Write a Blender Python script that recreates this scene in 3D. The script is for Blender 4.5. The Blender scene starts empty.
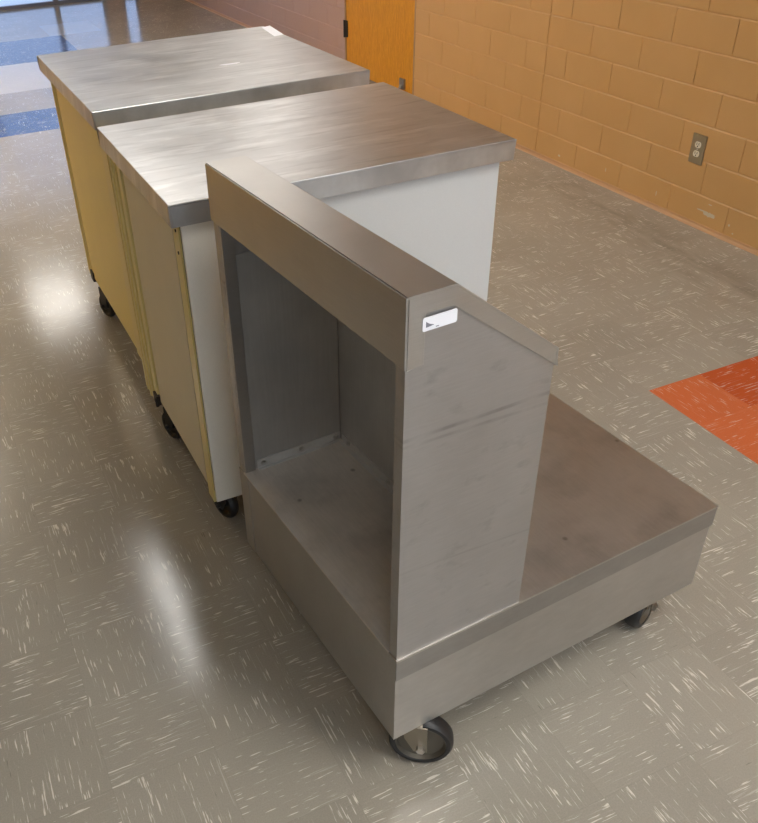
import bpy, bmesh, math, random
from mathutils import Vector, Matrix
random.seed(4)
S = bpy.context.scene
COL = S.collection

# ------------------------------------------------------------------ helpers
def link(name, bm, mat=None, parent=None, bevel=0.0, smooth=False):
    if bevel:
        es = [e for e in bm.edges if len(e.link_faces) == 2 and e.calc_face_angle(0) > 0.5]
        bmesh.ops.bevel(bm, geom=es, offset=bevel, segments=2, affect='EDGES', profile=0.5, clamp_overlap=True)
    bmesh.ops.recalc_face_normals(bm, faces=bm.faces[:])
    me = bpy.data.meshes.new(name)
    bm.to_mesh(me); bm.free()
    if smooth:
        for p in me.polygons: p.use_smooth = True
        try: me.set_sharp_from_angle(angle=math.radians(40))
        except Exception: pass
    if mat: me.materials.append(mat)
    o = bpy.data.objects.new(name, me)
    COL.objects.link(o)
    if parent is not None: o.parent = parent
    return o

def box(bm, x0, x1, y0, y1, z0, z1):
    vs = [bm.verts.new((x, y, z)) for x in (x0, x1) for y in (y0, y1) for z in (z0, z1)]
    for f in ((0, 1, 3, 2), (4, 6, 7, 5), (0, 4, 5, 1), (2, 3, 7, 6), (0, 2, 6, 4), (1, 5, 7, 3)):
        bm.faces.new([vs[i] for i in f])
    return vs

def B(*a):
    bm = bmesh.new(); box(bm, *a); return bm

def prism(bm, pts, y0, y1):
    """polygon in (x, z) extruded along y"""
    a = [bm.verts.new((x, y0, z)) for x, z in pts]
    b = [bm.verts.new((x, y1, z)) for x, z in pts]
    n = len(pts)
    bm.faces.new(a); bm.faces.new(b[::-1])
    for i in range(n):
        bm.faces.new([a[i], b[i], b[(i + 1) % n], a[(i + 1) % n]])

def ring(bm, c, ax, pr, n=32):
    """lathe: profile pr of (offset along axis, radius) round axis ax through c, closed loop"""
    ax = Vector(ax).normalized()
    up = Vector((0, 0, 1)) if abs(ax.z) < .9 else Vector((1, 0, 0))
    s = ax.cross(up).normalized(); t = ax.cross(s)
    rows = []
    for i in range(n):
        a = 2 * math.pi * i / n
        d = s * math.cos(a) + t * math.sin(a)
        rows.append([bm.verts.new(Vector(c) + ax * h + d * r) for h, r in pr])
    m = len(pr)
    for i in range(n):
        for j in range(m):
            k = (j + 1) % m
            try: bm.faces.new([rows[i][j], rows[(i + 1) % n][j], rows[(i + 1) % n][k], rows[i][k]])
            except ValueError: pass

def cyl(bm, c, ax, r, h0, h1, n=16):
    ax = Vector(ax).normalized()
    up = Vector((0, 0, 1)) if abs(ax.z) < .9 else Vector((1, 0, 0))
    s = ax.cross(up).normalized(); t = ax.cross(s)
    a = []; b = []
    for i in range(n):
        g = 2 * math.pi * i / n
        d = s * math.cos(g) * r + t * math.sin(g) * r
        a.append(bm.verts.new(Vector(c) + ax * h0 + d)); b.append(bm.verts.new(Vector(c) + ax * h1 + d))
    bm.faces.new(a); bm.faces.new(b[::-1])
    for i in range(n):
        bm.faces.new([a[i], b[i], b[(i + 1) % n], a[(i + 1) % n]])

def obb(bm, c, ax, sx, sy, z0, z1):
    """upright box centred at c, local x along ax (horizontal)"""
    ax = Vector((ax[0], ax[1], 0)).normalized(); ay = Vector((-ax.y, ax.x, 0))
    vs = [bm.verts.new(Vector((c[0], c[1], 0)) + ax * (i * sx / 2) + ay * (j * sy / 2) + Vector((0, 0, z)))
          for i in (-1, 1) for j in (-1, 1) for z in (z0, z1)]
    for f in ((0, 1, 3, 2), (4, 6, 7, 5), (0, 4, 5, 1), (2, 3, 7, 6), (0, 2, 6, 4), (1, 5, 7, 3)):
        bm.faces.new([vs[i] for i in f])

def thing(name, label, cat, loc, rz=0, group=None):
    o = bpy.data.objects.new(name, None); COL.objects.link(o)
    o.location = loc; o.rotation_euler = (0, 0, rz); o.empty_display_size = .1
    o['label'] = label; o['category'] = cat
    if group: o['group'] = group
    return o

def struct(o):
    o['kind'] = 'structure'; return o

# ------------------------------------------------------------------ materials
class N:
    def __init__(s, name):
        s.m = bpy.data.materials.new(name); s.m.use_nodes = True
        s.t = s.m.node_tree; s.n = s.t.nodes; s.l = s.t.links
        s.b = s.n['Principled BSDF']
    def new(s, ty, **k):
        n = s.n.new(ty)
        for a, v in k.items(): setattr(n, a, v)
        return n
    def put(s, sock, v):
        if hasattr(v, 'is_linked') or isinstance(v, bpy.types.NodeSocket): s.l.new(v, sock)
        else: sock.default_value = v
    def math(s, op, a, b=None, c=None, clamp=False):
        n = s.new('ShaderNodeMath', operation=op); n.use_clamp = clamp
        s.put(n.inputs[0], a)
        if b is not None: s.put(n.inputs[1], b)
        if c is not None: s.put(n.inputs[2], c)
        return n.outputs[0]
    def mix(s, f, a, b):
        n = s.new('ShaderNodeMix', data_type='RGBA')
        s.put(n.inputs[0], f)
        for i, v in ((6, a), (7, b)):
            if isinstance(v, tuple): v = v if len(v) == 4 else (*v, 1)
            s.put(n.inputs[i], v)
        return n.outputs[2]
    def pos(s, obj=True):
        return s.new('ShaderNodeTexCoord').outputs['Object']
    def xyz(s, v):
        n = s.new('ShaderNodeSeparateXYZ'); s.put(n.inputs[0], v); return n.outputs
    def vec(s, x, y, z):
        n = s.new('ShaderNodeCombineXYZ')
        for i, v in enumerate((x, y, z)): s.put(n.inputs[i], v)
        return n.outputs[0]
    def scale(s, v, sc, off=(0, 0, 0)):
        n = s.new('ShaderNodeMapping'); s.put(n.inputs[0], v)
        n.inputs['Scale'].default_value = sc; n.inputs['Location'].default_value = off
        return n.outputs[0]
    def noise(s, v, sc=1, det=4, rough=.55):
        n = s.new('ShaderNodeTexNoise'); s.put(n.inputs['Vector'], v)
        n.inputs['Scale'].default_value = sc; n.inputs['Detail'].default_value = det
        n.inputs['Roughness'].default_value = rough
        return n.outputs['Fac']
    def ramp(s, v, lo, hi, a=0., b=1.):
        n = s.new('ShaderNodeMapRange'); n.clamp = True
        s.put(n.inputs[0], v)
        for i, q in zip((1, 2, 3, 4), (lo, hi, a, b)): n.inputs[i].default_value = q
        return n.outputs[0]
    def bump(s, h, st=.2, d=.002):
        n = s.new('ShaderNodeBump'); s.put(n.inputs['Height'], h)
        n.inputs['Strength'].default_value = st; n.inputs['Distance'].default_value = d
        s.l.new(n.outputs[0], s.b.inputs['Normal'])
    def base(s, c=None, rough=None, metal=None, spec=None):
        if c is not None: s.put(s.b.inputs['Base Color'], (*c, 1) if isinstance(c, tuple) and len(c) == 3 else c)
        if rough is not None: s.put(s.b.inputs['Roughness'], rough)
        if metal is not None: s.put(s.b.inputs['Metallic'], metal)
        if spec is not None: s.put(s.b.inputs['Specular IOR Level'], spec)

def plain(name, c, rough=.5, metal=0., spec=.5):
    m = N(name); m.base(c, rough, metal, spec); return m.m

def steel(name, c=(.50, .485, .46), rough=.34, axis=(4, 4, 160), blot=.5, scuff=None, met=.88):
    """brushed stainless steel, grain stretched along the small axes"""
    m = N(name); p = m.pos()
    g = m.noise(m.scale(p, axis), 3, 3)
    bl = m.noise(p, 5.5, 5, .6)
    fine = m.noise(p, 700, 2)
    k = m.math('ADD', m.math('MULTIPLY', m.ramp(bl, .3, .7), .22 * blot), .89 - .11 * blot)
    k = m.math('ADD', k, m.math('MULTIPLY', m.math('SUBTRACT', g, .5), .18))
    k = m.math('ADD', k, m.math('MULTIPLY', m.math('SUBTRACT', fine, .5), .10))
    colr = m.new('ShaderNodeVectorMath', operation='SCALE')
    colr.inputs[0].default_value = c; m.put(colr.inputs['Scale'], k)
    out = colr.outputs[0]
    if scuff: out = scuff(m, p, out)
    r = m.math('ADD', m.math('MULTIPLY', g, .10), m.math('MULTIPLY', bl, .14))
    m.base(out, m.math('ADD', r, rough - .12), met)
    m.bump(m.math('ADD', g, m.math('MULTIPLY', fine, .4)), .10, .0006)
    return m.m

def side_scuff(m, p, c):
    # faint dark crease lines and rubbed patches on the near panel
    x, y, z = m.xyz(p)
    w = m.noise(m.scale(p, (9, 9, 9)), 1, 3)
    def line(h, sl, wd, st):
        d = m.math('ABSOLUTE', m.math('SUBTRACT', m.math('ADD', z, m.math('MULTIPLY', x, sl)), h))
        return m.math('MULTIPLY', m.ramp(d, wd * .4, wd, st, 0.), m.ramp(w, .35, .6))
    f = m.math('ADD', line(.880, .03, .005, .45), line(.868, .06, .004, .35))
    f = m.math('ADD', f, line(.60, .1, .003, .15))
    patch = m.math('MULTIPLY', m.ramp(m.noise(m.scale(p, (14, 14, 22), (3, 0, 1)), 1, 4), .58, .75), .35)
    f = m.math('ADD', f, patch, clamp=True)
    return m.mix(f, c, (.17, .16, .15, 1))

def top_scuff(m, p, c):
    n1 = m.noise(m.scale(p, (3.2, 14, 3)), 1, 6, .65)
    n2 = m.noise(m.scale(p, (5, 45, 5), (4, 2, 0)), 1, 3)
    c = m.mix(m.math('MULTIPLY', m.ramp(n1, .50, .66), .55), c, (.70, .70, .69, 1))
    return m.mix(m.math('MULTIPLY', m.ramp(n2, .55, .68), .45), c, (.28, .27, .26, 1))

def pan_scuff(m, p, c):
    v = m.new('ShaderNodeTexVoronoi'); m.put(v.inputs['Vector'], m.scale(p, (9, 9, 0)))
    v.inputs['Scale'].default_value = 1.3; v.inputs['Randomness'].default_value = 1
    spots = m.math('MULTIPLY', m.ramp(v.outputs['Distance'], .04, .09, 1, 0), .5)
    n = m.math('MULTIPLY', m.ramp(m.noise(p, 9, 5), .5, .75), .25)
    return m.mix(m.math('ADD', spots, n, clamp=True), c, (.13, .11, .09, 1))

ST = steel('brushed_steel', (.54, .52, .49), .34)
ST_SIDE = steel('brushed_steel_side', (.50, .485, .475), .42, (6, 6, 90), .6, side_scuff)
ST_TOP = steel('worn_steel_top', (.53, .525, .515), .36, (5, 90, 5), 1.0, top_scuff)
ST_STRIP = steel('bright_strip', (.78, .76, .73), .4, (8, 60, 30), .4, None, .4)
ST_RIM = steel('rim_steel', (.40, .385, .365), .36, (8, 60, 30), .8)
ST_BASE = steel('brushed_steel_base', (.55, .53, .50), .38, (8, 60, 30), .6)
ST_PAN = steel('spotted_steel', (.56, .53, .49), .38, (60, 6, 6), .8, pan_scuff, .85)
ST_NICHE = steel('spotted_lightened_steel', (.86, .80, .73), .42, (60, 6, 6), .8, pan_scuff, .3)  # paler tone stands in for light reaching the niche; spots are real
ST_IN = steel('brushed_steel_lining', (.60, .585, .56), .33, (60, 60, 3), .9, None, .6)
BOLT = plain('zinc_bolt', (.62, .60, .57), .28, 1.)
RUBBER = plain('black_rubber', (.015, .015, .016), .45)
RUSTY = plain('dull_zinc', (.34, .31, .26), .42, 1.)
HUB = plain('dull_hub', (.16, .14, .11), .55, .5)
BLKM = plain('black_steel', (.03, .03, .03), .45, .3)
DARK = plain('dark_hinge', (.05, .04, .035), .5, .4)

def laminate(name, c, rough=.42, v=.08):
    m = N(name); p = m.pos()
    n = m.noise(p, 6, 5); f = m.noise(p, 500, 2)
    k = m.math('ADD', m.math('MULTIPLY', n, v), m.math('ADD', m.math('MULTIPLY', f, .12), .9 - v / 2))
    q = m.new('ShaderNodeVectorMath', operation='SCALE'); q.inputs[0].default_value = c
    m.put(q.inputs['Scale'], k)
    m.base(q.outputs[0], rough, 0., .5)
    return m.m
GOLD = laminate('golden_cream_enamel', (.90, .76, .27), .45)
GOLDP = laminate('golden_cream_post', (.88, .74, .30), .4)
BEIGE = laminate('greige_laminate', (.84, .77, .56), .5)
WHITE = laminate('white_laminate', (.64, .645, .635), .4, .03)
GREIGE = laminate('pale_grey_enamel', (.90, .86, .76), .45)
PAPER = plain('paper_label', (.88, .88, .92), .6)
INK = plain('grey_ink', (.22, .22, .26), .6)

# ---- floor
def floor_mat():
    m = N('vinyl_tile'); p = m.pos()
    x, y, z = m.xyz(p)
    T = .2286; X0 = -1.201; Y0 = .095
    gx = m.math('DIVIDE', m.math('SUBTRACT', x, X0), T); gy = m.math('DIVIDE', m.math('SUBTRACT', y, Y0), T)
    ix = m.math('FLOOR', gx); iy = m.math('FLOOR', gy)
    par = m.math('ABSOLUTE', m.math('MODULO', m.math('ADD', ix, iy), 2.0))
    # streaks
    off = m.math('MULTIPLY', m.math('ADD', ix, m.math('MULTIPLY', iy, 7.3)), 3.71)
    def streak(sx, sy, sh):
        xr = m.math('ADD', x, m.math('MULTIPLY', y, sh if sx < sy else 0.))
        yr = m.math('ADD', y, m.math('MULTIPLY', x, sh if sx > sy else 0.))
        v = m.vec(m.math('ADD', m.math('MULTIPLY', xr, sx), off), m.math('MULTIPLY', yr, sy), off)
        a = m.noise(v, 1, 2.5, .6)
        b = m.noise(m.vec(m.math('MULTIPLY', x, 16.), m.math('MULTIPLY', y, 16.), off), 1, 2)
        return m.math('ADD', a, m.math('MULTIPLY', m.math('SUBTRACT', b, .5), .30))
    sA = streak(15, 215, .10); sB = streak(215, 15, -.10)
    s = m.math('ADD', m.math('MULTIPLY', sA, m.math('SUBTRACT', 1.0, par)), m.math('MULTIPLY', sB, par))
    fA = m.noise(m.vec(m.math('MULTIPLY', x, 9.), m.math('MULTIPLY', y, 260.), off), 1, 2)
    fB = m.noise(m.vec(m.math('MULTIPLY', x, 260.), m.math('MULTIPLY', y, 9.), off), 1, 2)
    fs = m.math('ADD', m.math('MULTIPLY', fA, m.math('SUBTRACT', 1.0, par)), m.math('MULTIPLY', fB, par))
    white = m.math('MAXIMUM', m.ramp(s, .632, .672), m.math('MULTIPLY', m.ramp(fs, .62, .72), .35))
    black = m.ramp(s, .27, .22)
    wn = m.new('ShaderNodeTexWhiteNoise'); wn.noise_dimensions = '2D'
    m.put(wn.inputs['Vector'], m.vec(ix, iy, 0.))
    tone = m.math('ADD', m.math('MULTIPLY', wn.outputs['Value'], .08), .96)
    grey = m.new('ShaderNodeVectorMath', operation='SCALE'); grey.inputs[0].default_value = (.37, .338, .282)
    m.put(grey.inputs['Scale'], tone)
    fine = m.noise(p, 300, 3, .7)
    def between(v, a, b): return m.math('MULTIPLY', m.math('GREATER_THAN', v, a), m.math('LESS_THAN', v, b))
    red = m.math('MULTIPLY', between(x, X0, X0 + 6 * T), between(y, Y0 - 4 * T, Y0))
    redc = m.mix(m.math('MULTIPLY', m.math('GREATER_THAN', x, X0 + T), m.math('GREATER_THAN', y, Y0 - T)), (.66, .155, .052, 1), (.55, .085, .018, 1))
    redc = m.mix(m.math('MULTIPLY', wn.outputs['Value'], .2), redc, (.6, .12, .03, 1))
    c = m.mix(red, grey.outputs[0], redc)
    lx = m.math('LESS_THAN', x, -1.75)
    blue = m.math('MULTIPLY', between(y, 4.55, 5.14), lx)
    c = m.mix(blue, c, (.045, .085, .25, 1))
    c = m.mix(m.math('MULTIPLY', between(y, 5.80, 6.88), lx), c, (.62, .60, .56, 1))
    c = m.mix(m.math('MULTIPLY', between(y, 6.88, 8.02), lx), c, (.06, .09, .22, 1))  # blue window reflection put into the tile colour
    c = m.mix(m.math('MULTIPLY', between(y, 8.02, 8.70), between(x, -1.86, -1.33)), c, (.45, .45, .45, 1))
    blot = m.noise(p, 2.2, 5, .6)
    k = m.math('ADD', m.math('MULTIPLY', fine, .44), m.math('ADD', m.math('MULTIPLY', blot, .26), .65))
    sc = m.new('ShaderNodeVectorMath', operation='SCALE'); m.put(sc.inputs[0], c); m.put(sc.inputs['Scale'], k)
    c = m.mix(m.math('MULTIPLY', white, m.math('SUBTRACT', .75, m.math('MULTIPLY', red, .3))), sc.outputs[0], (.84, .79, .71, 1))
    c = m.mix(m.math('MULTIPLY', black, .45), c, (.07, .06, .05, 1))
    # tile joints
    def joint(g):
        f = m.math('FRACT', g); d = m.math('MINIMUM', f, m.math('SUBTRACT', 1.0, f))
        return m.ramp(d, .0, .006, 1, 0)
    j = m.math('MAXIMUM', joint(gx), joint(gy))
    c = m.mix(m.math('MULTIPLY', j, .12), c, (.08, .07, .06, 1))
    # worn dark scuff trail by the wall
    d1 = m.math('ABSOLUTE', m.math('SUBTRACT', m.math('ADD', x, m.math('MULTIPLY', m.math('SUBTRACT', y, .9), -.12)), -.30))
    tr = m.math('MULTIPLY', m.ramp(d1, .0, .16, 1, 0), m.ramp(m.noise(m.scale(p, (10, 3, 1)), 1, 4), .42, .68))
    tr = m.math('MULTIPLY', tr, m.math('MULTIPLY', m.ramp(y, .25, .5), m.ramp(y, 2.4, 1.6)))
    c = m.mix(m.math('MULTIPLY', tr, .55), c, (.07, .06, .05, 1))
    rg = m.math('ADD', m.math('MULTIPLY', m.noise(p, 6, 5), .10), .11)
    m.base(c, rg, 0., .55)
    m.bump(m.math('ADD', m.noise(p, 55, 3), m.math('MULTIPLY', m.noise(p, 9, 2), 1.2)), .045, .004)
    return m.m
FLOOR = floor_mat()

# ---- painted block
def block_mat():
    m = N('painted_block'); p = m.pos(); x, y, z = m.xyz(p)
    n = m.noise(p, 260, 4, .7); b = m.noise(p, 3, 4)
    c = m.mix(m.ramp(b, .3, .7), (.60, .345, .125, 1), (.64, .375, .145, 1))
    c = m.mix(m.math('MULTIPLY', m.ramp(n, .35, .7), .25), c, (.50, .28, .11, 1))
    w = m.noise(m.scale(p, (60, 60, 60)), 1, 3, .7)
    w2 = m.noise(m.scale(p, (14, 14, 14)), 1, 3, .7)
    f = None
    for (cy, cz, ry, rz, s) in ((1.055, .079, .042, .012, 0), (1.10, .085, .03, .004, 0), (1.40, .075, .003, .014, 0), (1.78, .085, .003, .012, 0),
                                (2.17, .055, .010, .007, 0), (.93, .07, .006, .006, 0), (1.06, .125, .012, .003, 0), (.9, .04, .005, .004, 0)):
        dy = m.math('DIVIDE', m.math('SUBTRACT', y, cy), ry); dz = m.math('DIVIDE', m.math('SUBTRACT', z, cz), rz)
        d = m.math('SQRT', m.math('ADD', m.math('MULTIPLY', dy, dy), m.math('MULTIPLY', dz, dz)))
        d = m.math('ADD', d, m.math('MULTIPLY', m.math('SUBTRACT', w, .5), 1.6))
        k = m.math('LESS_THAN', d, .9)
        f = k if f is None else m.math('MAXIMUM', f, k)
    c = m.mix(f, c, (.62, .56, .42, 1))
    m.base(c, m.math('ADD', m.math('MULTIPLY', n, .2), .33), 0., .5)
    m.bump(n, .35, .0015)
    return m.m
BLOCK = block_mat()
def far_block():  # blue daylight gloss on the tan wall, put into the block colour
    m = N('painted_block_sky_tint'); p = m.pos()
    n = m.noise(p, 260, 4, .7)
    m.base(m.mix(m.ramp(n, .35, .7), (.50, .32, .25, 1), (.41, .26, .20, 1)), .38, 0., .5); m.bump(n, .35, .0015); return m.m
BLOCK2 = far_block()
COVE = laminate('cove_paint', (.55, .31, .15), .35, .2)

def wood(name, c1, c2):
    m = N(name); p = m.pos(); x, y, z = m.xyz(p)
    v = m.vec(m.math('MULTIPLY', x, 6.), m.math('MULTIPLY', y, 16.), m.math('MULTIPLY', z, 2.2))
    a = m.noise(v, 1, 5, .65)
    v2 = m.vec(m.math('MULTIPLY', x, 40.), m.math('MULTIPLY', y, 160.), m.math('MULTIPLY', z, 9.))
    b = m.noise(v2, 1, 3)
    wv = m.math('ABSOLUTE', m.math('SINE', m.math('MULTIPLY', a, 34.)))
    f = m.math('ADD', m.math('MULTIPLY', wv, .55), m.math('MULTIPLY', m.ramp(b, .4, .7), .5), clamp=True)
    m.base(m.mix(f, c1, c2), .5, 0., .3); m.bump(b, .1, .001); return m.m
OAK = wood('oak_veneer', (.74, .34, .022, 1), (.54, .22, .012, 1))
CEIL = plain('ceiling_tile', (.52, .51, .50), .9)
PAINT = laminate('gold_bounce_paint', (.90, .53, .035), .5)  # saturated gold so the unseen wall gilds the steel by reflection
BROWN = laminate('brown_fill_cut_paint', (.10, .08, .05), .5)  # dark section added on the unseen wall to hold back fill light
DOORFR = plain('painted_frame', (.44, .27, .13), .35)
ALU = plain('bronze_aluminium', (.16, .16, .20), .4, .6)
PLATE = steel('outlet_steel', (.42, .38, .30), .4, (20, 20, 20), .5)
IVORY = plain('ivory_plastic', (.82, .76, .60), .35)
BLACK = plain('slot_black', (.02, .02, .02), .6)

# ------------------------------------------------------------------ room
XL, YB, YF, H = -4.35, -4.2, 10.05, 2.75
CHT, BK, B0 = .1524, .3597, .1539
struct(link('floor', B(XL - .2, .2, YB - .2, YF + .1, -.1, 0), FLOOR))
struct(link('ceiling', B(XL - .2, .2, YB - .2, YF + .1, H, H + .1), CEIL))
D0, D1 = 3.833, 4.945
def block_wall(name, y0, y1, mat, zlo=0.0):
    bm = bmesh.new()
    box(bm, .0045, .20, y0, y1, 0, H)
    g = .0014; ch = .0070
    k = 0; z = 0.0
    while z < H - .001:
        z1 = B0 if k == 0 else min(B0 + CHT * k, H)
        a0 = z if k == 0 else z + g
        a1 = z1 - g
        phase = (1.3124 if k % 2 == 0 else 1.1328)
        n0 = math.floor((y0 - phase) / BK)
        y = phase + n0 * BK
        while y < y1:
            ja, jb = max(y, y0), min(y + BK, y1)
            for (p0, p1) in (((ja, 2.3853), (2.3853, jb)) if ja < 2.3853 < jb else ((ja, jb),)):
                if p1 - p0 > .025 and zlo <= z:
                    gl = .0045 if abs(p0 - 2.3853) < .001 else .0012
                    gr = .0045 if abs(p1 - 2.3853) < .001 else .0012
                    b0, b1 = p0 + gl, p1 - gr
                    # chamfered face
                    back = [bm.verts.new((.005, yy, zz)) for yy, zz in ((b0, a0), (b1, a0), (b1, a1), (b0, a1))]
                    fr = [bm.verts.new((0, yy, zz)) for yy, zz in ((b0 + .001, a0 + .001), (b1 - .001, a0 + .001), (b1 - .001, a1 - ch), (b0 + .001, a1 - ch))]
                    bm.faces.new(fr)
                    for i in range(4):
                        bm.faces.new([back[i], back[(i + 1) % 4], fr[(i + 1) % 4], fr[i]])
            y += BK
        z = z1; k += 1
    return struct(link(name, bm, mat))
block_wall('wall_right', YB, D0, BLOCK)
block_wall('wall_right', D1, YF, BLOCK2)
lint = bmesh.new(); box(lint, .0, .2, D0, D1, 2.13, H); struct(link('wall_right', lint, BLOCK))

def cove(y0, y1):
    bm = bmesh.new()
    pr = [(0.002, 0), (-.016, 0), (-.009, .004), (-.005, .011), (-.0035, .020), (.002, .023)]
    a = [bm.verts.new((x, y0, z)) for x, z in pr]; b = [bm.verts.new((x, y1, z)) for x, z in pr]
    bm.faces.new(a); bm.faces.new(b[::-1])
    for i in range(len(pr)):
        bm.faces.new([a[i], b[i], b[(i + 1) % len(pr)], a[(i + 1) % len(pr)]])
    return struct(link('baseboard_right', bm, COVE))
cove(YB, D0 - .002); cove(D1 + .002, YF)

# door in right wall
door = struct(bpy.data.objects.new('door_1', None)); COL.objects.link(door); door.location = (0, D0, 0)
w = D1 - D0
fr = bmesh.new(); box(fr, -.002, .12, 0, .012, 0, 2.13); box(fr, -.002, .12, w - .012, w, 0, 2.13); box(fr, -.002, .12, .012, w - .012, 2.10, 2.13)
link('door_frame', fr, DOORFR, door)
link('door_leaf', B(.008, .052, .016, w - .016, .010, 2.097), OAK, door, .0015)
for hz in (.26, 1.05, 1.80):
    hb = bmesh.new(); box(hb, -.004, .010, w - .042, w + .018, hz, hz + .12); cyl(hb, (-.008, w - .012, hz), (0, 0, 1), .009, -.003, .123, 14)
    link('hinge', hb, DARK, door)
hd = bmesh.new(); cyl(hd, (.0, .09, 1.0), (-1, 0, 0), .012, -.01, .05); cyl(hd, (0, .09, 1.0), (-1, 0, 0), .028, .05, .075, 24)
link('door_knob', hd, BOLT, door)
ds = bmesh.new(); box(ds, -.006, .009, .13, .20, .05, .12); cyl(ds, (-.006, .165, .075), (-.5, 0, -.6), .011, 0, .06, 14)
dstop = link('door_stop', ds, RUSTY, door, .001)
dt = bmesh.new(); cyl(dt, (-.036, .165, .039), (-.5, 0, -.6), .015, 0, .022, 14); link('rubber_tip', dt, RUBBER, dstop)

# unseen left wall, coloured to shape reflected light; back wall
def side_wall():
    struct(link('wall_left', B(XL - .2, XL, 1.6, YF, 0, H), PAINT)); return struct(link('wall_left', B(XL - .2, XL, YB, 1.6, 0, H), BROWN))
side_wall()
struct(link('baseboard_left', B(XL, XL + .012, YB, YF, 0, .10), COVE))
bk = bmesh.new(); box(bk, XL, 0, YB - .2, YB, 0, .12); box(bk, XL, 0, YB - .2, YB, 2.55, H); box(bk, XL, XL + .25, YB - .2, YB, .12, 2.55); box(bk, -.25, 0, YB - .2, YB, .12, 2.55)
struct(link('wall_back', bk, BLOCK))

# glazed far end
zt = 2.45
wf = bmesh.new(); box(wf, -.80, -.60, YF, YF + .12, 0, H); box(wf, -.40, .2, YF, YF + .12, 0, H); box(wf, -.60, -.40, YF, YF + .12, zt, H); box(wf, XL, -.80, YF, YF + .12, zt, H)
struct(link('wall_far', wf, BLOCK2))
def pane_mat():
    m = bpy.data.materials.new('clear_pane'); m.use_nodes = True; t = m.node_tree; t.nodes.clear()
    o = t.nodes.new('ShaderNodeOutputMaterial'); mx = t.nodes.new('ShaderNodeMixShader')
    a = t.nodes.new('ShaderNodeBsdfTransparent'); g = t.nodes.new('ShaderNodeBsdfGlossy'); g.inputs['Roughness'].default_value = .03
    f = t.nodes.new('ShaderNodeFresnel'); f.inputs['IOR'].default_value = 1.45
    a.inputs[0].default_value = (.93, .97, .98, 1)
    t.links.new(f.outputs[0], mx.inputs[0]); t.links.new(a.outputs[0], mx.inputs[1]); t.links.new(g.outputs[0], mx.inputs[2]); t.links.new(mx.outputs[0], o.inputs[0])
    return m
PANE = pane_mat()
win = struct(bpy.data.objects.new('window_1', None)); COL.objects.link(win); win.location = (XL, YF, 0)
W = -.80 - XL
fm = bmesh.new()
box(fm, 0, W, .02, .08, 0, .035); box(fm, 0, W, .02, .08, zt - .05, zt); box(fm, 0, W, .025, .075, 1.02, 1.07)
for mx_ in (0, .62, 1.35, 1.92, 2.90, W - .05):
    box(fm, mx_, mx_ + .06, .01, .09, .035, zt - .05)
link('window_frame', fm, ALU, win)
link('window_pane', B(.05, W - .05, .045, .051, .035, zt - .05), PANE, win)
win2 = struct(bpy.data.objects.new('window_2', None)); COL.objects.link(win2); win2.location = (-.60, YF, 0)
fm = bmesh.new(); box(fm, 0, .03, .02, .08, 0, zt); box(fm, .17, .20, .02, .08, 0, zt); box(fm, .03, .17, .02, .08, 0, .05); box(fm, .03, .17, .02, .08, zt - .05, zt)
link('window_frame', fm, ALU, win2)
link('window_pane', B(.03, .17, .045, .051, .05, zt - .05), PANE, win2)
win3 = struct(bpy.data.objects.new('fill_window', None)); COL.objects.link(win3); win3.location = (XL + .25, YB - .1, .12)  # added rear window, unseen, lets in fill daylight behind the camera
W3 = -.25 - XL - .25; H3 = 2.43
fm = bmesh.new(); box(fm, 0, W3, -.03, .03, 0, .05); box(fm, 0, W3, -.03, .03, H3 - .05, H3)
for mx_ in (0, W3 / 3 - .02, 2 * W3 / 3 - .02, W3 - .05): box(fm, mx_, mx_ + .05, -.035, .035, .05, H3 - .05)
link('window_frame', fm, ALU, win3)
link('window_pane', B(.03, W3 - .03, -.003, .003, .05, H3 - .05), PANE, win3)
PAVE = laminate('pale_pavement', (.85, .88, .92), .8, .1)
struct(link('ground', B(-16, 12, YF + .12, 34, -.12, -.02), PAVE)); struct(link('ground', B(-16, 12, -24, YB - .2, -.12, -.02), PAVE))

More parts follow.
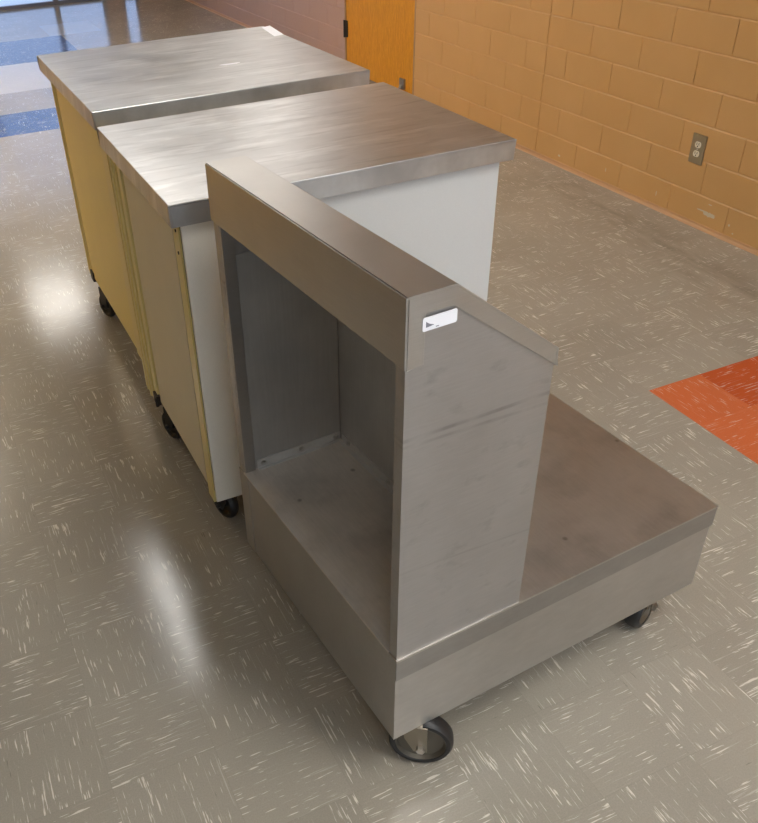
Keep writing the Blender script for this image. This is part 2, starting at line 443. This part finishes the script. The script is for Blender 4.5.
# ceiling lights: sources of the floor glare, plus unseen ones added for fill
def emis(name, c, s):
    m = N(name); m.base((.8, .8, .8), .5); m.b.inputs['Emission Color'].default_value = (*c, 1); m.b.inputs['Emission Strength'].default_value = s; return m.m
LAMP = emis('lit_diffuser', (1.0, .98, .94), 8.0)
LAMP2 = emis('lit_diffuser_rear_fill', (1.0, .98, .95), 8.0)  # for the added fill panels at the rear
LAMP3 = emis('lit_diffuser_dim', (1.0, .97, .92), 4.0)
LAMP4 = emis('lit_diffuser_wall_fill', (1.0, .94, .82), 13.0)  # for the added panel that brightens the gold wall
LAMP5 = emis('lit_diffuser_niche_fill', (1.0, .97, .93), 2.0)  # for the added panel that lifts the niche
HOUS = plain('white_enamel', (.8, .8, .8), .4)
for (lx, ly, where) in ((-2.34, 2.45, 'over the rear worktop'), (-2.42, 7.6, 'near the glazed far end'), (-1.95, -1.75, 'added as fill behind the trolley'), (-1.3, -3.2, 'added as fill closest to the rear window'), (-3.6, -2.6, 'added to brighten the niche, at the left by the rear window'), (-.8, 4.6, 'added to light the block wall in front of the oak door'), (-3.95, 5.0, 'added to light the golden left wall')):
    t = thing('ceiling_light', 'long white ceiling light panel ' + where, 'ceiling light', (lx, ly, H), 0, 'ceiling lights of the corridor')
    b = bmesh.new()
    box(b, -.31, .31, -.62, .62, -.02, 0); box(b, -.31, -.29, -.62, .62, -.06, -.02); box(b, .29, .31, -.62, .62, -.06, -.02)
    box(b, -.29, .29, -.62, -.605, -.06, -.02); box(b, -.29, .29, .605, .62, -.06, -.02)
    link('housing', b, HOUS, t)
    link('diffuser', B(-.288, .288, -.603, .603, -.058, -.03), LAMP3 if (ly > 7 or (lx > -1 and ly > 4)) else (LAMP4 if lx < -3.8 else LAMP5 if lx < -3 else LAMP2 if ly < 0 else LAMP), t)

# outlet
ot = thing('power_outlet', 'duplex electrical outlet with ivory sockets in a metal cover plate on the tan block wall', 'outlet', (0, 1.2005, .348))
link('cover_plate', B(-.006, 0, -.040, .040, -.066, .066), PLATE, ot, .0018)
for dz in (.0205, -.0205):
    b = bmesh.new(); n = 24; pts = []
    for i in range(n):
        a = 2 * math.pi * i / n; pts.append((.0175 * math.cos(a), max(-.0135, min(.0135, .0175 * math.sin(a)))))
    fa = [b.verts.new((-.0085, y, z + dz)) for y, z in pts]; ba = [b.verts.new((-.004, y, z + dz)) for y, z in pts]
    b.faces.new(fa); b.faces.new(ba[::-1])
    for i in range(n): b.faces.new([fa[i], ba[i], ba[(i + 1) % n], fa[(i + 1) % n]])
    s = link('socket', b, IVORY, ot)
    b = bmesh.new(); box(b, -.0092, -.008, .005, .0075, dz - .001, dz + .009); box(b, -.0092, -.008, -.0075, -.005, dz - .001, dz + .009); cyl(b, (-.008, 0, dz - .007), (-1, 0, 0), .0032, 0, .0012, 12)
    link('slots', b, BLACK, s)
b = bmesh.new(); cyl(b, (-.005, 0, 0), (-1, 0, 0), .0035, 0, .0025, 14); link('screw', b, BOLT, ot)

# ------------------------------------------------------------------ casters
def caster(parent, x, y, ax, R=.0635, wd=.034, ztop=.14, back=1, fork=None, hub=None):
    """ax: axle direction (in parent's frame); visible face on +ax side; z from floor"""
    a = Vector((ax[0], ax[1], 0)).normalized(); tr = Vector((-a.y, a.x, 0))
    c = Vector((x, y, R))
    b = bmesh.new(); top = ztop + .0
    off = tr * (.030 * back)
    obb(b, (x + off.x, y + off.y), a, .040, .044, top - .004, top)
    cyl(b, (x + off.x, y + off.y, top - .018), (0, 0, 1), .024, 0, .014, 20)
    for s in (-1, 1):
        # tapered fork plate
        p0 = c + a * (s * (wd / 2 + .007))
        pts = [(-.012 * back, top - .018 - R), (.040 * back, top - .018 - R), (.034 * back, .028), (.014 * back, -.012), (-.014 * back, -.012)]
        f0 = [b.verts.new(p0 + tr * u + Vector((0, 0, v)) - a * .0015) for u, v in pts]
        f1 = [b.verts.new(p0 + tr * u + Vector((0, 0, v)) + a * .0015) for u, v in pts]
        b.faces.new(f0); b.faces.new(f1[::-1])
        for i in range(5): b.faces.new([f0[i], f1[i], f1[(i + 1) % 5], f0[(i + 1) % 5]])
    obb(b, (x + tr.x * .018 * back, y + tr.y * .018 * back), a, wd + .013, .040, top - .021, top - .017)
    ca = link('caster', b, fork or RUSTY, parent)
    b = bmesh.new(); h = wd / 2
    ring(b, c, a, [(-h + .004, R - .017), (-h, R - .014), (-h, R - .006), (-h + .006, R - .0015), (-h + .012, R), (h - .012, R), (h - .006, R - .0015), (h, R - .006), (h, R - .014), (h - .004, R - .017)], 40)
    link('wheel', b, RUBBER, ca, smooth=True)
    b = bmesh.new()
    ring(b, c, a, [(-h + .003, R - .013), (-h + .001, R - .016), (-h + .010, R - .020), (-h + .012, .016), (-h + .002, .013), (-h + .002, .006), (h - .002, .006), (h - .002, .013), (h - .012, .016), (h - .010, R - .020), (h - .001, R - .016), (h - .003, R - .013)], 36)
    link('wheel_hub', b, hub or HUB, ca, smooth=True)
    b = bmesh.new(); cyl(b, c, a, .005, -h - .016, h + .018, 12); cyl(b, c, a, .0095, h + .0085, h + .017, 6); cyl(b, c, a, .0095, -h - .015, -h - .0085, 6)
    link('axle_bolt', b, BLKM if hub else BOLT, ca)
    return ca

# ------------------------------------------------------------------ low trolley with open hood (foreground)
T = thing('serving_trolley', 'low stainless steel trolley with a flat deck and upright open-fronted hood, nearest the camera', 'trolley', (-2.7126, -.8262, 0), .0817)
W_, L_, h1, h0, hl = .8518, .6853, .3797, .135, .3224
U1, Ut, ht, hs, hf = .2887, .0819, 1.1232, .9562, 1.0091
# deck: skirt body and folded top
b = bmesh.new()
t_ = .004
box(b, 0.0, t_, .002, L_ - .002, h0, h1 - .004); box(b, W_ - .006, W_ - .002, .002, L_ - .002, h0, h1 - .004)
box(b, t_, W_ - .006, .002, .006, h0, h1 - .004); box(b, t_, W_ - .006, L_ - .006, L_ - .002, h0, h1 - .004)
box(b, t_, W_ - .006, .006, .024, h0, h0 + .003); box(b, t_, W_ - .006, L_ - .024, L_ - .006, h0, h0 + .003)
box(b, t_, .13, .024, L_ - .024, h0, h0 + .003); box(b, W_ - .14, W_ - .006, .024, L_ - .024, h0, h0 + .003)
link('skirt', b, ST_BASE, T)
# small corner post seam on the open side
link('corner_seam', B(-.002, .001, L_ - .045, L_ + .001, h0 + .0, h1 - .004), ST_BASE, T)
b = bmesh.new()
box(b, -.002, W_, -.003, L_ + .003, h1 - .005, h1)
link('deck', b, ST_PAN, T, .0018)
b = bmesh.new()
box(b, -.001, W_ - .001, -.0022, .0005, hl, h1 - .0052); box(b, W_ - .004, W_ - .001, .0005, L_ - .0005, hl, h1 - .0052); box(b, -.001, W_ - .001, L_ - .0005, L_ + .0022, hl, h1 - .0052)
link('deck_rim', b, ST_RIM, T)['label'] = 'darker folded rim strip along the deck edge'

link('niche_light_sheet', B(-.0024, .268, .024, L_ - .024, h1 - .0030, h1 + .0012), ST_NICHE, T, .0008)  # added sheet, lighter than the deck in place of light on it
# side panels
def side_pts(e=0.0):
    return [(0 + e, h1), (U1 - e, h1), (U1 - e, hs - .004), (Ut, ht - .004), (0 + e, ht - .004)]
b = bmesh.new(); prism(b, side_pts(), 0.0, .024)
link('side_panel', b, ST_SIDE, T, .0012)
b = bmesh.new(); prism(b, side_pts(), L_ - .024, L_)
link('side_panel', b, ST_SIDE, T, .0012)
# lining of the far inner side (slightly proud folded flange at the mouth)
b = bmesh.new(); box(b, .001, .028, L_ - .030, L_ - .024, h1 + .001, ht - .012)
link('mouth_flange', b, ST, T, .0008)
b = bmesh.new(); box(b, .030, .266, L_ - .0265, L_ - .024, h1 + .001, hs - .02)
link('side_lining', b, ST_IN, T)
# back panel of the hood
b = bmesh.new(); box(b, .268, U1 - .001, .024, L_ - .024, h1, hs - .006)
link('back_panel', b, ST_IN, T)
# cap: fascia, top, slope with turned-down edges
b = bmesh.new()
e = .0035; q = .032
dx, dz = U1 + .004 - Ut, hs - ht
ln = math.hypot(dx, dz); nx, nz = -dz / ln, dx / ln
box(b, -.004, 0, -e, L_ + e, hf, ht)                                  # front fascia
prism(b, [(0, ht), (Ut, ht), (U1 + .004, hs), (U1, hs - .004), (Ut - .001, ht - .004), (0, ht - .004)], -e, L_ + e)   # flat top and slope
box(b, U1, U1 + .004, -e, L_ + e, hs - q, hs - .0005)
for y0, y1 in ((-e, 0), (L_, L_ + e)):
    prism(b, [(0, hf), (0, ht - .004), (Ut - .001, ht - .004), (U1, hs - .004), (U1 + .004, hs - .004), (U1 + .004, hs - q), (Ut - .005, ht - q), (.030, ht - q), (.030, hf)], y0, y1)
bmesh.ops.remove_doubles(b, verts=b.verts[:], dist=.00005)
link('hood_cap', b, ST, T, .0014)
# turned under edge of the fascia, visible from inside
link('fascia_return', B(0, .014, .024, L_ - .030, hf, hf + .004), ST, T)
# bolted bracket strips in the niche
b = bmesh.new(); y0 = L_ - .0265
box(b, .034, .266, y0 - .0025, y0, h1 + .001, h1 + .026); box(b, .034, .266, y0 - .010, y0, h1 + .0005, h1 + .003)
br = link('bracket_strip', b, ST_STRIP, T, .0006)
for u in (.050, .155, .252):
    b = bmesh.new(); cyl(b, (u, y0 - .002, h1 + .0145), (0, -1, 0), .0075, 0, .002, 18); cyl(b, (u, y0 - .002, h1 + .0145), (0, -1, 0), .005, .002, .0055, 6)
    link('bolt', b, BOLT, br)
b = bmesh.new(); box(b, .2655, .268, .03, y0 - .012, h1 + .001, h1 + .024); box(b, .256, .268, .03, y0 - .012, h1 + .0005, h1 + .003)
br = link('bracket_strip', b, ST_STRIP, T, .0006)
for v in (L_ - .07, L_ - .25, L_ - .43):
    b = bmesh.new(); cyl(b, (.2655, v, h1 + .0145), (-1, 0, 0), .0075, 0, .002, 18); cyl(b, (.2655, v, h1 + .0145), (-1, 0, 0), .005, .002, .0055, 6)
    link('bolt', b, BOLT, br)
# paper label on the near side
b = bmesh.new()
x0, x1, z0, z1, rr = .0245, .0835, 1.0640, 1.0855, .003
pts = []
for (cx_, cz_, a0) in ((x1 - rr, z1 - rr, 0), (x0 + rr, z1 - rr, 90), (x0 + rr, z0 + rr, 180), (x1 - rr, z0 + rr, 270)):
    for k in range(5):
        a = math.radians(a0 + k * 22.5); pts.append((cx_ + rr * math.cos(a), cz_ + rr * math.sin(a)))
prism(b, pts, -.0043, -.0036)
lb = link('paper_label', b, PAPER, T); lb['label'] = 'small white paper sticker with a grey printed mark'
b = bmesh.new(); prism(b, [(.030, 1.070), (.030, 1.079), (.036, 1.0745), (.044, 1.0715), (.036, 1.0705)], -.0048, -.0042)
box(b, .047, .052, -.0048, -.0042, 1.0668, 1.0678)
link('printed_mark', b, INK, lb)
# casters (positions in the trolley frame)
th = .0817
def loc(x, y):
    dx, dy = x + 2.7126, y + .8262
    return dx * math.cos(th) + dy * math.sin(th), -dx * math.sin(th) + dy * math.cos(th)
def ldir(x, y): return x * math.cos(th) + y * math.sin(th), -x * math.sin(th) + y * math.cos(th)
u, v = loc(-2.634, -.803); caster(T, u, v, ldir(-.54, -.84), R=.068, wd=.038, ztop=.151, back=-1)
u, v = loc(-1.955, -.705); caster(T, u, v, ldir(.42, -.90), R=.066, wd=.038, ztop=.160)
caster(T, .085, L_ - .075, (-.9, .3), R=.068, wd=.038, ztop=.160, fork=BLKM)
caster(T, W_ - .10, L_ - .08, (.3, -.9), ztop=.150)

# ------------------------------------------------------------------ counter cabinets
def cabinet(label, ox, oy, rz, CW, CL, ch, cl, near, group='wheeled counter cabinets'):
    c = thing('counter_cabinet', label, 'cabinet', (ox, oy, 0), rz, group)
    bo, bu, z0 = .030, CW - .021, .128
    # worktop: pan with turned down rim
    b = bmesh.new(); q = .004
    box(b, 0, CW, 0, CL, ch - .004, ch)
    box(b, 0, q, 0, CL, cl, ch - .004); box(b, CW - q, CW, 0, CL, cl, ch - .004); box(b, q, CW - q, 0, q, cl, ch - .004); box(b, q, CW - q, CL - q, CL, cl, ch - .004)
    bmesh.ops.remove_doubles(b, verts=b.verts[:], dist=.00005)
    link('worktop', b, ST_TOP, c, .0022)
    link('under_frame', B(.012, CW - .012, .012, CL - .012, cl + .004, ch - .008), DARK, c)
    return c, bo, bu, z0

def body(c, bo, bu, z0, v0, v1, zt_, mat):
    b = bmesh.new(); box(b, bo + .006, bu, v0 + .004, v1, z0 + .012, zt_)
    link('body', b, mat, c, .002)

# middle cabinet
C2, bo, bu, z0 = cabinet('shorter wheeled counter cabinet with steel top and white end panel, right behind the trolley', -2.8161, .0266, .0034, .8989, .6901, .9929, .9404, True)
v1 = .655
body(C2, bo, bu, z0, .034, v1, .944, DARK)
b = bmesh.new(); box(b, .190, bu, .031, .038, z0, .943)
link('end_panel', b, WHITE, C2, .001)['label'] = 'plain white laminate panel'
b = bmesh.new(); box(b, bo, .188, .029, .038, z0 - .002, .941)
link('corner_panel', b, GREIGE, C2, .0018)
link('corner_post', B(bo + .001, bo + .030, .066, .112, z0 - .03, .941), GOLDP, C2, .0015)
for zz in (.900, .845):
    b = bmesh.new(); cyl(b, (bo + .001, .085, zz), (-1, 0, 0), .004, 0, .0015, 12); link('screw', b, DARK, C2)
link('door', B(bo + .003, bo + .026, .128, .600, z0 - .002, .938), BEIGE, C2, .0015)['label'] = 'tall beige grey door with dark gaps round it'
link('end_panel_far', B(bo + .012, bu, v1, v1 + .004, z0, .943), GREIGE, C2)
b = bmesh.new(); box(b, bo - .002, bo + .030, .612, .648, z0 + .0, .941)
link('hinge_post', b, GOLDP, C2, .001)
b = bmesh.new(); box(b, bo - .004, bo + .024, .665, .772, z0 - .030, .935); box(b, bo - .009, bo - .003, .690, .700, z0 - .028, .935); box(b, bo - .007, bo - .003, .735, .742, z0 - .028, .935)
link('rear_post', b, GOLDP, C2, .0015)
b = bmesh.new(); box(b, bo - .010, bo + .004, .600, .640, z0 - .015, z0 + .020); cyl(b, (bo - .008, .607, z0 - .02), (0, 0, 1), .006, 0, .03, 10)
link('hinge', b, DARK, C2)
link('side_panel', B(bu, bu + .004, .038, v1, z0, .943), WHITE, C2)
for (cu, cv) in ((.075, .11), (.055, .565), (.79, .11), (.79, .56)):
    caster(C2, cu, cv, (-.95, -.3), R=.052, wd=.028, ztop=.142, fork=BLKM, hub=RUBBER)

# rear cabinet
C1, bo, bu, z0 = cabinet('larger wheeled counter cabinet with scratched steel top and golden side, farthest from the camera', -2.7964, .8781, .0085, .9140, .9184, .9929, .9404, False)
z0 = .142
body(C1, bo, bu, z0, .030, .90, .944, DARK)
link('corner_post', B(bo - .006, bo + .028, .026, .092, z0 - .010, .941), GOLDP, C1, .0015)
link('side_door', B(bo - .003, bo + .024, .100, .800, z0 - .002, .938), GOLD, C1, .0015)['label'] = 'wide golden cream door panel'
b = bmesh.new(); box(b, bo - .004, bo + .024, .812, .885, z0 - .01, .941); box(b, bo - .008, bo - .003, .835, .843, z0 - .01, .941)
link('rear_post', b, GOLDP, C1, .0015)
b = bmesh.new(); box(b, bo - .010, bo + .004, .770, .815, z0 - .015, z0 + .025)
link('hinge', b, DARK, C1)
link('end_panel', B(bo + .02, bu, .026, .031, z0, .943), WHITE, C1)
link('side_panel', B(bu, bu + .004, .03, .90, z0, .943), WHITE, C1)
for (cu, cv) in ((.085, .12), (.047, .690), (.80, .12), (.80, .80)):
    caster(C1, cu, cv, (-.95, -.3), R=.052, wd=.028, ztop=.156, fork=BLKM, hub=RUBBER)
# paper tag lying stuck near the back right corner of the top
b = bmesh.new()
wpts = [(-1.904, 1.787), (-1.861, 1.807), (-1.885, 1.602), (-1.928, 1.592)]
def c1loc(x, y):
    dx, dy = x + 2.7964, y - .8781; a = .0085
    return dx * math.cos(a) + dy * math.sin(a), -dx * math.sin(a) + dy * math.cos(a)
fa = [b.verts.new((*c1loc(x - .006, y - .012), .9935)) for x, y in wpts]; fb = [b.verts.new((*c1loc(x - .006, y - .012), .9926)) for x, y in wpts]
b.faces.new(fa); b.faces.new(fb[::-1])
for i in range(4): b.faces.new([fa[i], fb[i], fb[(i + 1) % 4], fa[(i + 1) % 4]])
link('paper_label', b, PAPER, C1)['label'] = 'white paper tag stuck on the steel top'
b = bmesh.new()
px_, py_ = c1loc(-2.24, 1.233)
pts = [(px_ + .035 * math.cos(a) * (1 + .25 * math.sin(3 * a)), py_ + .012 * math.sin(a) * (1 + .3 * math.cos(2 * a))) for a in [i * math.pi / 7 for i in range(14)]]
fa = [b.verts.new((x, y, .9933)) for x, y in pts]; fb = [b.verts.new((x, y, .9926)) for x, y in pts]
b.faces.new(fa); b.faces.new(fb[::-1])
for i in range(14): b.faces.new([fa[i], fb[i], fb[(i + 1) % 14], fa[(i + 1) % 14]])
link('label_scrap', b, PAPER, C1)

# ------------------------------------------------------------------ light
wd = bpy.data.worlds.new('World'); S.world = wd; wd.use_nodes = True
bg = wd.node_tree.nodes['Background']; wn = wd.node_tree; tc = wn.nodes.new('ShaderNodeTexCoord'); sx = wn.nodes.new('ShaderNodeSeparateXYZ'); wn.links.new(tc.outputs['Generated'], sx.inputs[0])
mr = wn.nodes.new('ShaderNodeMapRange'); wn.links.new(sx.outputs[1], mr.inputs[0]); mr.inputs[1].default_value = -.6; mr.inputs[2].default_value = .4
mc = wn.nodes.new('ShaderNodeMix'); mc.data_type = 'RGBA'; wn.links.new(mr.outputs[0], mc.inputs[0])
mc.inputs[6].default_value = (.30, .325, .36, 1); mc.inputs[7].default_value = (.095, .125, .205, 1)   # bright hazy sky on the sun's side, blue opposite
wn.links.new(mc.outputs[2], bg.inputs[0]); bg.inputs[1].default_value = 3.6

# ------------------------------------------------------------------ camera
cam = bpy.data.cameras.new('camera'); co = bpy.data.objects.new('camera', cam); COL.objects.link(co)
f = 852.79; pit, yaw, rol = -.6163, .3889, -.0506
cp, sp, cw, sw = math.cos(pit), math.sin(pit), math.cos(yaw), math.sin(yaw)
fw = Vector((sw * cp, cw * cp, sp)); rt = Vector((cw, -sw, 0)); up = rt.cross(fw)
r2 = rt * math.cos(rol) + up * math.sin(rol); u2 = -rt * math.sin(rol) + up * math.cos(rol)
M = Matrix((r2, u2, -fw)).transposed().to_4x4(); M.translation = Vector((-3.24078, -1.73318, 1.64670))
co.matrix_world = M
cam.sensor_fit = 'VERTICAL'; cam.sensor_height = 24; cam.lens = f * 24 / 823
cam.shift_x = (379 - 306.6475) / 823; cam.shift_y = (431.2551 - 411.5) / 823
cam.clip_start = .02
S.camera = co
S.view_settings.view_transform = 'Standard'; S.view_settings.look = 'None'
S.view_settings.exposure = 1.0; S.view_settings.gamma = 1; S.view_settings.use_curve_mapping = False
